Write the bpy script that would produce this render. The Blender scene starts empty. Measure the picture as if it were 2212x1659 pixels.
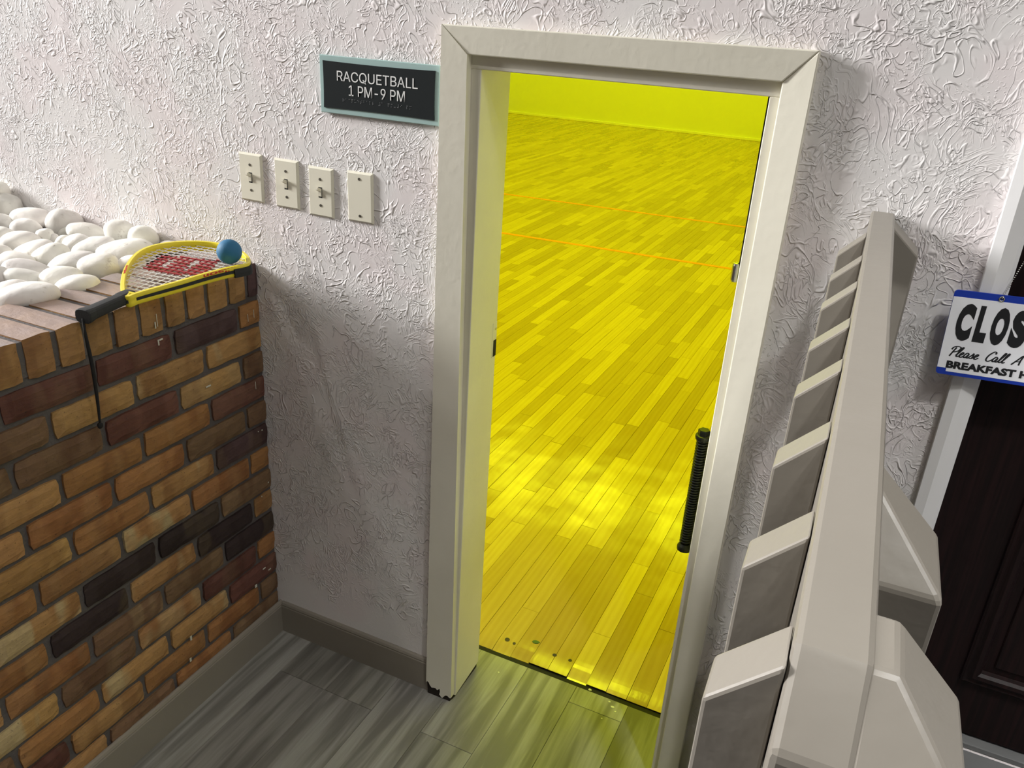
import bpy, bmesh, math, random
from mathutils import Vector, Matrix, noise
random.seed(7)
S = bpy.context.scene
COL = S.collection

# ------------------------------------------------------------------ camera
cam_d = bpy.data.cameras.new('camera')
cam = bpy.data.objects.new('camera', cam_d)
COL.objects.link(cam)
R_ = Vector((0.90273945, 0.42608098, 0.05929996))
U_ = Vector((-0.2230236, 0.34566706, 0.91146846))
F_ = Vector((-0.36786133, 0.83604383, -0.4070734))
m = Matrix((R_, U_, -F_)).transposed().to_4x4()
m.translation = Vector((0.26717, -1.58221, 1.77266))
cam.matrix_world = m
cam_d.sensor_fit = 'HORIZONTAL'
cam_d.sensor_width = 36.0
cam_d.lens = 36.0 * 1790.0 / 2212.0
cam_d.clip_start = 0.02
S.camera = cam

# ------------------------------------------------------------------ world, lights, exposure
W = bpy.data.worlds.new('world')
S.world = W
W.use_nodes = True
bg = W.node_tree.nodes['Background']
bg.inputs[0].default_value = (0.80, 0.88, 1.0, 1)
bg.inputs[1].default_value = 1.0

def area(name, loc, rot, sx, sy, power, color, spread=180):
    d = bpy.data.lights.new(name, 'AREA')
    d.shape = 'RECTANGLE'; d.size = sx; d.size_y = sy
    d.energy = power; d.color = color; d.spread = math.radians(spread)
    o = bpy.data.objects.new(name, d); COL.objects.link(o)
    o.location = loc; o.rotation_euler = rot
    return o

def lamp(name, loc, power, color, radius):
    d = bpy.data.lights.new(name, 'POINT')
    d.energy = power; d.color = color; d.shadow_soft_size = radius
    o = bpy.data.objects.new(name, d); COL.objects.link(o); o.location = loc
    return o

# daylight in the tall atrium window far down the wall on the left
area('window_daylight', (-13.9, -3.0, 5.6), (0, math.radians(-90), 0), 4.1, 2.2, 4000, (1.0, 0.982, 0.975))
# ceiling cans of the lobby; the rightmost is an added fill
lamp('can_or_fill', (0.95, -2.12, 4.15), 45, (1.0, 0.97, 0.92), 0.05)
lamp('can_or_fill', (-2.45, -2.12, 4.15), 56, (1.0, 0.97, 0.92), 0.06)
lamp('can_or_fill', (2.25, -1.25, 4.0), 60, (1.0, 0.98, 0.95), 0.20)  # fill lamp added to brighten the right wall, hanging sign and bricks
dl = bpy.data.lights.new('fill_spot', 'SPOT')  # unseen spot added to lift the right wall, railing and hanging sign
dl.energy = 150; dl.color = (1.0, 0.985, 0.96); dl.spot_size = math.radians(82); dl.spot_blend = .6; dl.shadow_soft_size = .07
o = bpy.data.objects.new('fill_spot', dl); COL.objects.link(o); o.location = (1.02, -1.30, 3.6)
# yellow lamps of the court
for px, py, pw in ((-1.2, 1.7, 74), (-4.2, 1.7, 66), (-1.8, 5.2, 44), (-4.8, 5.2, 44), (-1.7, 10.5, 40), (-3.3, 10.5, 40), (-4.9, 10.5, 40)):
    area('court_lamp', (px, py, 5.93), (0, 0, 0), 1.2, 0.5, pw * 1.22, (0.93, 1.05, 0.02))

S.view_settings.view_transform = 'Standard'
S.view_settings.look = 'None'
S.view_settings.gamma = 1.0
S.view_settings.use_curve_mapping = False
S.view_settings.exposure = 0.0
S.cycles.use_denoising = True
S.cycles.max_bounces = 10
S.cycles.diffuse_bounces = 6
S.cycles.sample_clamp_indirect = 6.0
S.cycles.caustics_reflective = False
S.cycles.caustics_refractive = False

# ------------------------------------------------------------------ helpers
def srgb(r, g, b):
    f = lambda c: (c / 255 / 12.92) if c / 255 <= 0.04045 else ((c / 255 + 0.055) / 1.055) ** 2.4
    return (f(r), f(g), f(b), 1.0)

class NT:
    """small wrapper to write node trees tersely"""
    def __init__(s, name):
        s.m = bpy.data.materials.new(name); s.m.use_nodes = True
        s.t = s.m.node_tree; s.b = s.t.nodes['Principled BSDF']
    def n(s, typ, **kw):
        nd = s.t.nodes.new(typ)
        for k, v in kw.items():
            if k.startswith('i_'):
                key = k[2:]
                key = int(key) if key.isdigit() else key
                s.put(nd.inputs[key], v)
            else:
                setattr(nd, k, v)
        return nd
    def put(s, sock, v):
        if hasattr(v, 'is_output') or isinstance(v, bpy.types.NodeSocket):
            s.t.links.new(v, sock)
        else:
            sock.default_value = v
    def math(s, op, a, b=0.0, c=0.0, clamp=False):
        nd = s.t.nodes.new('ShaderNodeMath'); nd.operation = op; nd.use_clamp = clamp
        s.put(nd.inputs[0], a); s.put(nd.inputs[1], b); s.put(nd.inputs[2], c)
        return nd.outputs[0]
    def vmath(s, op, a, b=(0, 0, 0)):
        nd = s.t.nodes.new('ShaderNodeVectorMath'); nd.operation = op
        s.put(nd.inputs[0], a); s.put(nd.inputs[1], b)
        return nd.outputs[0]
    def mapr(s, v, a, b, c=0.0, d=1.0, smooth=False):
        nd = s.t.nodes.new('ShaderNodeMapRange')
        if smooth: nd.interpolation_type = 'SMOOTHSTEP'
        s.put(nd.inputs[0], v)
        for i, x in enumerate((a, b, c, d)): s.put(nd.inputs[i + 1], x)
        return nd.outputs[0]
    def mix(s, f, a, b, typ='MIX'):
        nd = s.t.nodes.new('ShaderNodeMix'); nd.data_type = 'RGBA'; nd.blend_type = typ
        s.put(nd.inputs[0], f); s.put(nd.inputs[6], a); s.put(nd.inputs[7], b)
        return nd.outputs[2]
    def noise(s, vec, scale, detail=2.0, rough=0.5, dist=0.0, dim='3D', w=None):
        nd = s.t.nodes.new('ShaderNodeTexNoise'); nd.noise_dimensions = dim
        s.put(nd.inputs['Vector'], vec)
        nd.inputs['Scale'].default_value = scale; nd.inputs['Detail'].default_value = detail
        nd.inputs['Roughness'].default_value = rough; nd.inputs['Distortion'].default_value = dist
        if w is not None: s.put(nd.inputs['W'], w)
        return nd.outputs[0]
    def bump(s, h, dist=0.002, strength=1.0, normal=None):
        nd = s.t.nodes.new('ShaderNodeBump')
        nd.inputs['Strength'].default_value = strength; nd.inputs['Distance'].default_value = dist
        s.put(nd.inputs['Height'], h)
        if normal is not None: s.put(nd.inputs['Normal'], normal)
        return nd.outputs[0]
    def set(s, **kw):
        names = dict(col='Base Color', rough='Roughness', metal='Metallic', spec='Specular IOR Level', nor='Normal',
                     trans='Transmission Weight', coat='Coat Weight', coatr='Coat Roughness', ior='IOR', emc='Emission Color', ems='Emission Strength')
        for k, v in kw.items(): s.put(s.b.inputs[names[k]], v)
        return s.m
    @property
    def obj(s): return s.n('ShaderNodeTexCoord').outputs['Object']
    @property
    def pos(s): return s.n('ShaderNodeNewGeometry').outputs['Position']

def scaled(t, vec, sc): return t.vmath('MULTIPLY', vec, sc)

def paint(name, c, rough=0.45, wear=0.06, bump=0.0006, bscale=90, spec=0.4):
    t = NT(name); p = t.pos
    n1 = t.noise(p, 9, 3)
    col = t.mix(t.mapr(n1, 0.35, 0.7, 0, wear), c, (c[0] * .55, c[1] * .52, c[2] * .45, 1))
    n2 = t.noise(p, bscale, 3)
    return t.set(col=col, rough=rough, spec=spec, nor=t.bump(n2, bump, 0.6))

def plain(name, c, rough=0.5, metal=0.0, spec=0.5, **kw):
    t = NT(name)
    return t.set(col=c, rough=rough, metal=metal, spec=spec, **kw)

# ---- textured plaster of the lobby wall
def plaster(name, base):
    t = NT(name)
    P = t.pos
    warp = t.n('ShaderNodeTexNoise', i_Vector=P, i_Scale=7.0, i_Detail=2.0).outputs['Color']
    Pw = t.vmath('ADD', P, t.vmath('MULTIPLY', t.vmath('SUBTRACT', warp, (.5, .5, .5)), (.07, .0, .07)))
    def strokes(scale, sx, sz, wd, seed):
        flat = t.vmath('MULTIPLY', t.vmath('ADD', Pw, (seed, 0, seed * 1.7)), (1, 0, 1))
        v = t.n('ShaderNodeTexVoronoi', i_Vector=flat, i_Scale=scale)
        colr = v.outputs['Color']
        sep = t.n('ShaderNodeSeparateColor', i_0=colr)
        loc = t.vmath('SUBTRACT', flat, v.outputs['Position'])
        rot = t.n('ShaderNodeVectorRotate', rotation_type='Y_AXIS', i_Vector=loc,
                  i_Angle=t.math('MULTIPLY', t.math('SUBTRACT', sep.outputs[0], .5), 2.6))
        q = t.vmath('MULTIPLY', rot.outputs[0], (sx, 1, sz))
        nz = t.noise(q, 1.0, 1.5, 0.5, 0.5, '4D', t.math('MULTIPLY', sep.outputs[1], 40.0))
        ridge = t.mapr(t.math('ABSOLUTE', t.math('SUBTRACT', nz, .5)), wd, 0.0, 0, 1, True)
        edge = t.mapr(v.outputs['Distance'], 0.75, 0.35, 0, 1, True)
        on = t.mapr(sep.outputs[2], .18, .4)
        return t.math('MULTIPLY', t.math('MULTIPLY', ridge, edge), on)
    a = strokes(10.0, 78, 17, .045, 3.1)
    b = strokes(14.0, 105, 26, .05, 11.7)
    def curl(off, scale, wd, dist, ms, lo, hi):
        Q = t.vmath('MULTIPLY', t.vmath('ADD', Pw, off), (1, 1, .8))
        nz = t.noise(Q, scale, 1.2, .5, dist)
        r = t.mapr(t.math('ABSOLUTE', t.math('SUBTRACT', nz, .5)), wd, 0.0, 0, 1, True)
        return t.math('MULTIPLY', r, t.mapr(t.noise(t.vmath('ADD', P, off), ms, 2), lo, hi, 0, 1, True))
    c1 = curl((3, 0, 5), 19, .040, 1.6, 12, .46, .58)
    c2 = curl((7, 0, 1), 30, .048, 1.4, 15, .47, .60)
    c3 = curl((1, 0, 9), 52, .075, 1.0, 10, .46, .62)
    m1 = t.mapr(t.noise(P, 5.5, 2), .46, .60, .0, 1, True)
    m2 = t.mapr(t.noise(t.vmath('ADD', P, (9, 0, 4)), 6.5, 2), .46, .60, .0, 1, True)
    h = t.math('MAXIMUM', t.math('MULTIPLY', a, m1), t.math('MULTIPLY', b, m2))
    h = t.math('MAXIMUM', h, t.math('MAXIMUM', c1, t.math('MAXIMUM', t.math('MULTIPLY', c2, .9), t.math('MULTIPLY', c3, .65))))
    blob = t.mapr(t.noise(Pw, 140, 2, .55), .55, .68, 0, 1, True)
    bm = t.mapr(t.noise(t.vmath('ADD', P, (2, 0, 7)), 7.5, 3), .46, .60, 0, .6, True)
    h = t.math('MAXIMUM', h, t.math('MULTIPLY', blob, bm))
    h = t.math('ADD', h, t.math('MULTIPLY', t.noise(P, 12, 3), .5))
    # the trowelled strip above the baseboard carries less texture
    z = t.n('ShaderNodeSeparateXYZ', i_0=P).outputs[2]
    low = t.mapr(t.math('ADD', z, t.math('MULTIPLY', t.noise(P, 9, 2), .22)), .27, .36, .1, 1, True)
    h = t.math('MULTIPLY', h, low)
    tint = t.mapr(t.noise(P, 6, 2), .4, .65, 0, 1, True)
    col = t.mix(tint, base, (base[0] * 1.0, base[1] * .955, base[2] * .965, 1))
    return t.set(col=col, rough=.62, spec=.25, nor=t.bump(h, .0019, 1.0))

M = {}
M['plaster'] = plaster('plaster', (.80, .785, .775, 1))
M['white_wall'] = paint('white_wall', (.22, .215, .21, 1), .7, .03)
M['panelling'] = paint('panelling', (.09, .075, .065, 1), .6, .1)
M['carpet'] = paint('carpet', (.05, .05, .055, 1), 1.0, .2, .002, 200)
M['court_wall'] = plain('court_wall', (.84, .86, .55, 1), .55)
M['trim_paint'] = paint('trim_paint', (.79, .765, .65, 1), .38, .10, .0008, 60)
M['rail_paint'] = paint('rail_paint', (.235, .216, .185, 1), .36, .08, .0010, 45)
M['base_paint'] = paint('base_paint', (.26, .235, .195, 1), .5, .12, .0004)
M['door_trim'] = paint('door_trim', (.80, .80, .80, 1), .4, .03, .0004)
M['rot_and_shade'] = paint('rot_and_shade', (.020, .014, .010, 1), .95, .4, .004, 140)  # rot of the casing foot, also the painted shade under the jamb
M['dark_gap'] = plain('dark_gap', (.012, .011, .010, 1), .9)
M['concrete'] = paint('concrete', (.17, .175, .175, 1), .9, .2, .002, 60)
M['grout'] = paint('grout', (.115, .105, .102, 1), .95, .35, .004, 120)
M['soil'] = paint('soil', (.075, .062, .055, 1), 1.0, .6, .01, 70)
M['plate'] = plain('plate', (.80, .775, .645, 1), .38)
M['toggle'] = plain('toggle', (.72, .69, .57, 1), .3)
M['screw'] = plain('screw', (.10, .09, .07, 1), .45, .6)
M['black_metal'] = plain('black_metal', (.045, .05, .045, 1), .38, .75)
M['steel'] = plain('steel', (.55, .55, .5, 1), .22, 1.0)
M['sign_black'] = plain('sign_black', (.022, .026, .027, 1), .7, 0, .05)
M['white_ink'] = plain('white_ink', (.86, .87, .86, 1), .4)
M['braille'] = plain('braille', (.34, .35, .36, 1), .3)
M['acrylic'] = plain('acrylic', (.47, .66, .64, 1), .3, 0, .4, trans=.2)
M['blue_ink'] = plain('blue_ink', (.012, .045, .40, 1), .4)
M['sign_white'] = plain('sign_white', (.90, .92, .96, 1), .42)
M['black_ink'] = plain('black_ink', (.012, .013, .015, 1), .5)
M['yellow'] = plain('yellow', (.86, .72, .035, 1), .3)
M['rubber'] = paint('rubber', (.028, .030, .030, 1), .75, .3, .0008, 300)
M['cord_black'] = plain('cord_black', (.010, .010, .010, 1), .85)
M['string'] = plain('string', (.85, .84, .82, 1), .4)
M['red_string'] = plain('red_string', (.40, .045, .05, 1), .5)
M['red_ink'] = plain('red_ink', (.62, .03, .02, 1), .4)
M['ball_blue'] = paint('ball_blue', (.022, .15, .30, 1), .62, .12, .0004, 400)
M['orange_line'] = plain('orange_line', (.80, .27, .03, 1), .35)
M['flake'] = plain('flake', (.62, .62, .52, 1), .7)
M['leaf'] = plain('leaf', (.05, .10, .04, 1), .6)

def brick_mat():
    t = NT('brick')
    oi = t.n('ShaderNodeObjectInfo')
    P = t.vmath('ADD', t.pos, t.vmath('MULTIPLY', t.n('ShaderNodeCombineXYZ', i_0=oi.outputs['Random'], i_1=oi.outputs['Random'], i_2=oi.outputs['Random']).outputs[0], (7, 7, 7)))
    base = oi.outputs['Color']
    v1 = t.noise(scaled(t, P, (1, 1, .35)), 13, 2, .5)
    dk = t.mix(t.mapr(v1, .48, .62, 0, .55, True), base, t.mix(1.0, base, (.52, .40, .36, 1), 'MULTIPLY'))
    v2 = t.noise(scaled(t, t.vmath('ADD', P, (3, 1, 2)), (1, 1, .3)), 11, 2, .5)
    pale = t.math('MULTIPLY', t.mapr(v2, .52, .60, 0, 1, True), oi.outputs['Alpha'])
    c = t.mix(pale, dk, (.50, .385, .20, 1))
    sp = t.mapr(t.noise(P, 190, 2), .69, .74, 0, .7)
    c = t.mix(sp, c, (.03, .02, .015, 1))
    gr = t.noise(scaled(t, P, (1, .25, 1)), 150, 3, .6)
    c = t.mix(t.mapr(gr, .35, .7, 0, .25), c, (.05, .035, .03, 1))
    h = t.math('ADD', t.math('MULTIPLY', gr, .7), t.noise(P, 40, 3))
    return t.set(col=c, rough=.72, spec=.3, nor=t.bump(h, .0022, .9))
M['brick'] = brick_mat()

def stone_mat():
    t = NT('river_stone')
    oi = t.n('ShaderNodeObjectInfo')
    r = oi.outputs['Random']
    P = t.vmath('ADD', t.obj, t.n('ShaderNodeCombineXYZ', i_0=t.math('MULTIPLY', r, 9), i_1=t.math('MULTIPLY', r, 5), i_2=r).outputs[0])
    c = t.mix(t.mapr(t.noise(P, 14, 3), .42, .68), (.93, .92, .86, 1), (.84, .81, .77, 1))
    st = t.mapr(t.noise(P, 38, 4, .65), .62, .74, 0, .6)
    c = t.mix(st, c, (.40, .34, .28, 1))
    h = t.math('ADD', t.noise(P, 60, 4), t.math('MULTIPLY', st, -.5))
    return t.set(col=t.mix(1.0, c, oi.outputs['Color'], 'MULTIPLY'), rough=.6, spec=.3, nor=t.bump(h, .0022, .6))
M['stone'] = stone_mat()

def wood(name, attr, light, dark, gloss):
    t = NT(name)
    if attr:
        a = t.n('ShaderNodeAttribute', attribute_name='tint')
        tone, rnd = a.outputs['Fac'], t.math('MULTIPLY', a.outputs['Fac'], 37.0)
    else:
        oi = t.n('ShaderNodeObjectInfo')
        tone = t.n('ShaderNodeSeparateColor', i_0=oi.outputs['Color']).outputs[0]
        rnd = oi.outputs['Random']
    P = t.vmath('ADD', t.pos, t.n('ShaderNodeCombineXYZ', i_0=t.math('MULTIPLY', rnd, 11.0), i_1=t.math('MULTIPLY', rnd, 23.0), i_2=rnd).outputs[0])
    Q = scaled(t, P, (9, 1.1, 1))
    wv = t.n('ShaderNodeTexWave', wave_type='BANDS', bands_direction='X', i_Vector=Q, i_Scale=1.5, i_Distortion=7.0, i_Detail=2.0)
    wv.inputs['Detail Scale'].default_value = 1.0
    fine = t.noise(scaled(t, P, (320, 9, 1)), 1, 3, .6)
    g = t.math('ADD', t.math('MULTIPLY', wv.outputs['Fac'], .30), t.math('MULTIPLY', fine, .5))
    base = t.mix(tone, dark, light)
    c = t.mix(t.mapr(g, .2, .7, 0, .32), base, t.mix(1.0, base, (.62, .52, .40, 1), 'MULTIPLY'))
    sp = t.mapr(t.noise(t.pos, 60, 3), .73, .78, 0, .3)
    c = t.mix(sp, c, (.16, .11, .05, 1))
    rr = t.math('ADD', gloss, t.math('MULTIPLY', t.noise(t.pos, 18, 2), .12))
    nb = t.bump(t.noise(t.pos, 5.5, 1), .006, .5)
    return t.set(col=c, rough=rr, spec=.5, nor=t.bump(g, .0004, .5, nb))
M['court_wood'] = wood('court_wood', False, (.62, .455, .13, 1), (.40, .265, .07, 1), .11)
M['court_wood_far'] = wood('court_wood_far', True, (.62, .455, .13, 1), (.40, .265, .07, 1), .11)

def vinyl():
    t = NT('vinyl_plank')
    oi = t.n('ShaderNodeObjectInfo'); rnd = oi.outputs['Random']
    P = t.vmath('ADD', t.pos, t.n('ShaderNodeCombineXYZ', i_0=t.math('MULTIPLY', rnd, 3.0), i_1=t.math('MULTIPLY', rnd, 17.0), i_2=rnd).outputs[0])
    st = t.noise(scaled(t, P, (26, 1.7, 1)), 1, 3, .55, .4)
    fn = t.noise(scaled(t, P, (160, 7, 1)), 1, 3, .6)
    c = t.mix(t.mapr(st, .36, .62, 0, 1, True), (.145, .140, .125, 1), (.31, .305, .28, 1))
    c = t.mix(t.mapr(fn, .3, .7, 0, .35), c, (.16, .15, .13, 1))
    c = t.mix(1.0, c, oi.outputs['Color'], 'MULTIPLY')
    return t.set(col=c, rough=.5, spec=.35, nor=t.bump(fn, .0003, .5))
M['vinyl'] = vinyl()

def espresso():
    t = NT('espresso')
    P = t.pos
    g = t.noise(scaled(t, P, (120, 120, 4)), 1, 3, .6)
    c = t.mix(t.mapr(g, .4, .7), (.010, .006, .006, 1), (.020, .009, .009, 1))
    return t.set(col=c, rough=.45, spec=.18, nor=t.bump(g, .0008, .6))
M['espresso'] = espresso()

# ------------------------------------------------------------------ mesh helpers
def link(name, me, mat=None, parent=None, smooth=False):
    o = bpy.data.objects.new(name, me)
    if mat is not None and len(me.materials) == 0: me.materials.append(mat)
    COL.objects.link(o)
    if parent is not None: o.parent = parent
    if smooth:
        for p in me.polygons: p.use_smooth = True
    return o

def obj(name, bm, mat, parent=None, smooth=False, auto=None):
    me = bpy.data.meshes.new(name)
    bmesh.ops.recalc_face_normals(bm, faces=bm.faces[:])
    bm.to_mesh(me); bm.free()
    o = link(name, me, mat, parent, smooth or auto is not None)
    if auto is not None:
        try: me.set_sharp_from_angle(angle=math.radians(auto))
        except Exception: pass
    return o

def thing(name, label, cat, loc=(0, 0, 0), rotz=0.0, group=None):
    o = bpy.data.objects.new(name, None); COL.objects.link(o)
    o.location = loc; o.rotation_euler = (0, 0, rotz); o.empty_display_size = .05
    return tag(o, label, cat, group)

def tag(o, label, cat, group=None):
    o['label'] = label; o['category'] = cat
    if group: o['group'] = group
    return o

def struct(o, label=None):
    o['kind'] = 'structure'
    if label: o['label'] = label
    return o

def box(bm, x0, x1, y0, y1, z0, z1, bev=0.0, seg=1):
    r = bmesh.ops.create_cube(bm, size=1.0)
    vs = r['verts']
    for v in vs:
        v.co = Vector((x0 + (v.co.x + .5) * (x1 - x0), y0 + (v.co.y + .5) * (y1 - y0), z0 + (v.co.z + .5) * (z1 - z0)))
    if bev > 0:
        es = list({e for v in vs for e in v.link_edges})
        bmesh.ops.bevel(bm, geom=es, offset=bev, segments=seg, profile=.5, affect='EDGES', clamp_overlap=True)
    return vs

def B(*a, **k):
    bm = bmesh.new(); box(bm, *a, **k); return bm

def poly(bm, pts, vec):
    """closed prism: polygon pts swept by vec"""
    a = [bm.verts.new(p) for p in pts]; b = [bm.verts.new(Vector(p) + Vector(vec)) for p in pts]
    bm.faces.new(a); bm.faces.new(b[::-1])
    n = len(pts)
    for i in range(n): bm.faces.new((a[i], b[i], b[(i + 1) % n], a[(i + 1) % n]))

def hull(bm, pts):
    vs = [bm.verts.new(p) for p in pts]
    r = bmesh.ops.convex_hull(bm, input=vs)
    ex = [g for g in r['geom_interior'] + r['geom_unused'] if isinstance(g, bmesh.types.BMVert)]
    if ex: bmesh.ops.delete(bm, geom=ex, context='VERTS')

def bevel_all(bm, w, seg=2):
    bmesh.ops.dissolve_limit(bm, angle_limit=.01, verts=bm.verts[:], edges=bm.edges[:])
    bmesh.ops.bevel(bm, geom=bm.edges[:], offset=w, segments=seg, profile=.5, affect='EDGES', clamp_overlap=True)

def tube(bm, pts, rad, seg=8, closed=False, prof=None, up=(0, 0, 1), cap=True):
    """sweep a round (or given 2-D) profile along pts"""
    pts = [Vector(p) for p in pts]; n = len(pts); rings = []
    rads = rad if isinstance(rad, (list, tuple)) else [rad] * n
    U = Vector(up)
    for i, p in enumerate(pts):
        a = pts[i - 1] if (i > 0 or closed) else p
        b = pts[(i + 1) % n] if (i < n - 1 or closed) else p
        T = (b - a).normalized()
        s = T.cross(U)
        if s.length < 1e-5: s = T.cross(Vector((1, 0, 0)))
        s.normalize(); u = s.cross(T).normalized()
        if prof is None:
            ring = [bm.verts.new(p + (s * math.cos(2 * math.pi * k / seg) + u * math.sin(2 * math.pi * k / seg)) * rads[i]) for k in range(seg)]
        else:
            ring = [bm.verts.new(p + s * q[0] + u * q[1]) for q in prof]
        rings.append(ring)
    m_ = len(rings[0])
    for i in range(n if closed else n - 1):
        A, Bq = rings[i], rings[(i + 1) % n]
        for k in range(m_): bm.faces.new((A[k], A[(k + 1) % m_], Bq[(k + 1) % m_], Bq[k]))
    if not closed and cap:
        bm.faces.new(rings[0][::-1]); bm.faces.new(rings[-1])

def cyl(bm, p0, p1, r0, r1=None, seg=16):
    tube(bm, [p0, p1], [r0, r0 if r1 is None else r1], seg, up=(0, 0, 1) if abs(Vector(p1)[2] - Vector(p0)[2]) < .9 * (Vector(p1) - Vector(p0)).length else (0, 1, 0))

def catmull(pts, k=6, closed=False):
    pts = [Vector(p) for p in pts]; n = len(pts); out = []
    rng = range(n) if closed else range(n - 1)
    for i in rng:
        if closed: p = [pts[(i + j) % n] for j in (-1, 0, 1, 2)]
        else: p = [pts[max(0, min(n - 1, i + j))] for j in (-1, 0, 1, 2)]
        for s in range(k):
            t = s / k
            out.append(.5 * ((2 * p[1]) + (p[2] - p[0]) * t + (2 * p[0] - 5 * p[1] + 4 * p[2] - p[3]) * t * t + (3 * p[1] - p[0] - 3 * p[2] + p[3]) * t ** 3))
    if not closed: out.append(pts[-1])
    return out

FONT = None
try:
    FONT = bpy.data.fonts.load(bpy.utils.system_resource('DATAFILES', path='fonts') + '/Inter.woff2')
except Exception:
    FONT = None

def text_mesh(body, size, extrude=.0006, offset=0.0, align='LEFT', spacing=1.0, heavy=False):
    c = bpy.data.curves.new('txt', 'FONT')
    c.body = body; c.size = size; c.extrude = extrude; c.offset = offset; c.align_x = align; c.space_character = spacing
    c.resolution_u = 4
    if FONT is not None and not heavy: c.font = FONT
    o = bpy.data.objects.new('txt', c); COL.objects.link(o)
    bpy.context.view_layer.update()
    me = bpy.data.meshes.new_from_object(o.evaluated_get(bpy.context.evaluated_depsgraph_get()))
    bpy.data.objects.remove(o); bpy.data.curves.remove(c)
    return me

def fit_text(me, x0, x1, z0, z1):
    """scale flat text (xy) into a rectangle of the local xz plane"""
    xs = [v.co.x for v in me.vertices]; ys = [v.co.y for v in me.vertices]
    ax, bx, ay, by = min(xs), max(xs), min(ys), max(ys)
    for v in me.vertices:
        v.co = Vector((x0 + (v.co.x - ax) / (bx - ax) * (x1 - x0), -v.co.z, z0 + (v.co.y - ay) / (by - ay) * (z1 - z0)))
    return me

# ================================================================== SETTING
PIT_X = lambda y: .2342 - .0295 * y          # left face line of the railing / pit edge

# ---- plaster wall with its two door openings
def rect_wall(name, mat, rects, y0, y1, label):
    bm = bmesh.new()
    for (x0, x1, z0, z1) in rects: box(bm, x0, x1, y0, y1, z0, z1)
    return struct(obj(name, bm, mat), label)
rect_wall('wall_back', M['plaster'],
          [(-14.0, -.60, 0, 8.0), (-.60, .085, 1.705, 8.0), (.085, .455, 0, 8.0), (.455, 1.39, 2.46, 8.0), (.455, 1.39, 0, .43), (1.39, 3.5, 0, 8.0)],
          0.0, .14, 'white hand-textured plaster wall around the court door')
bm = bmesh.new()
for r in ((-14.2, -14.0, -6, .14, 0, 3.5), (-14.2, -14.0, -6, .14, 7.7, 8.0), (-14.2, -14.0, -1.85, .14, 3.5, 7.7), (-14.2, -14.0, -6, -4.15, 3.5, 7.7)): box(bm, *r)
struct(obj('wall_left', bm, M['white_wall']), 'plain far wall of the lobby with a tall window')
win = struct(thing('window_1', 'tall lobby window in the far left wall', 'window', (-14.05, -3.0, 5.6))); del win['category']
for (nm, r) in (('sash', (-.04, .04, -1.15, 1.15, -2.10, -2.03)), ('sash', (-.04, .04, -1.15, 1.15, 2.03, 2.10)),
                ('sash', (-.04, .04, -1.15, -1.09, -2.03, 2.03)), ('sash', (-.04, .04, 1.09, 1.15, -2.03, 2.03)), ('mullion', (-.03, .03, -1.09, 1.09, -.03, .03))):
    obj(nm, B(*r), M['door_trim'], win)
glass = plain('glass', (1, 1, 1, 1), .02, 0, .5, trans=1.0)
for s in (-1, 1): obj('pane', B(-.006, .006, -1.09, 1.09, min(s * .03, s * 2.03), max(s * .03, s * 2.03)), glass, win)
struct(obj('wall_right', B(3.5, 3.7, -6, .14, 0, 4.4), M['white_wall']), 'plain wall of the lobby, right')
struct(obj('wall_front', B(-14.2, 3.7, -6.2, -6, 0, 8.0), M['panelling']), 'wood panelled wall behind the viewer')
struct(obj('ceiling', B(-4.0, 3.7, -6.0, 0, 4.3, 4.4), M['white_wall']), 'lobby ceiling over the landing')
struct(obj('ceiling_atrium', B(-14.2, -4.0, -6.2, .14, 8.0, 8.1), M['white_wall']), 'high ceiling of the lobby, left')
struct(obj('wall_atrium', B(-4.1, -4.0, -6.0, 0, 4.3, 8.0), M['white_wall']), 'wall above the lower ceiling')

# ---- upper lobby floor and the pit edge below the railing
bm = bmesh.new()
poly(bm, [(PIT_X(0) + .002, 0, 0), (PIT_X(-1.42) + .002, -1.42, 0), (3.5, -1.42, 0), (3.5, 0, 0)], (0, 0, .43))
struct(obj('floor_landing', bm, M['concrete']), 'grey floor of the raised landing behind the railing')
bm = bmesh.new(); box(bm, -14.0, PIT_X(-1.42), -6, -1.75, 0, .43); box(bm, PIT_X(-1.42), 3.5, -6, -1.42, 0, .43)
struct(obj('floor_lobby', bm, M['carpet']), 'grey floor of the upper lobby')

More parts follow.
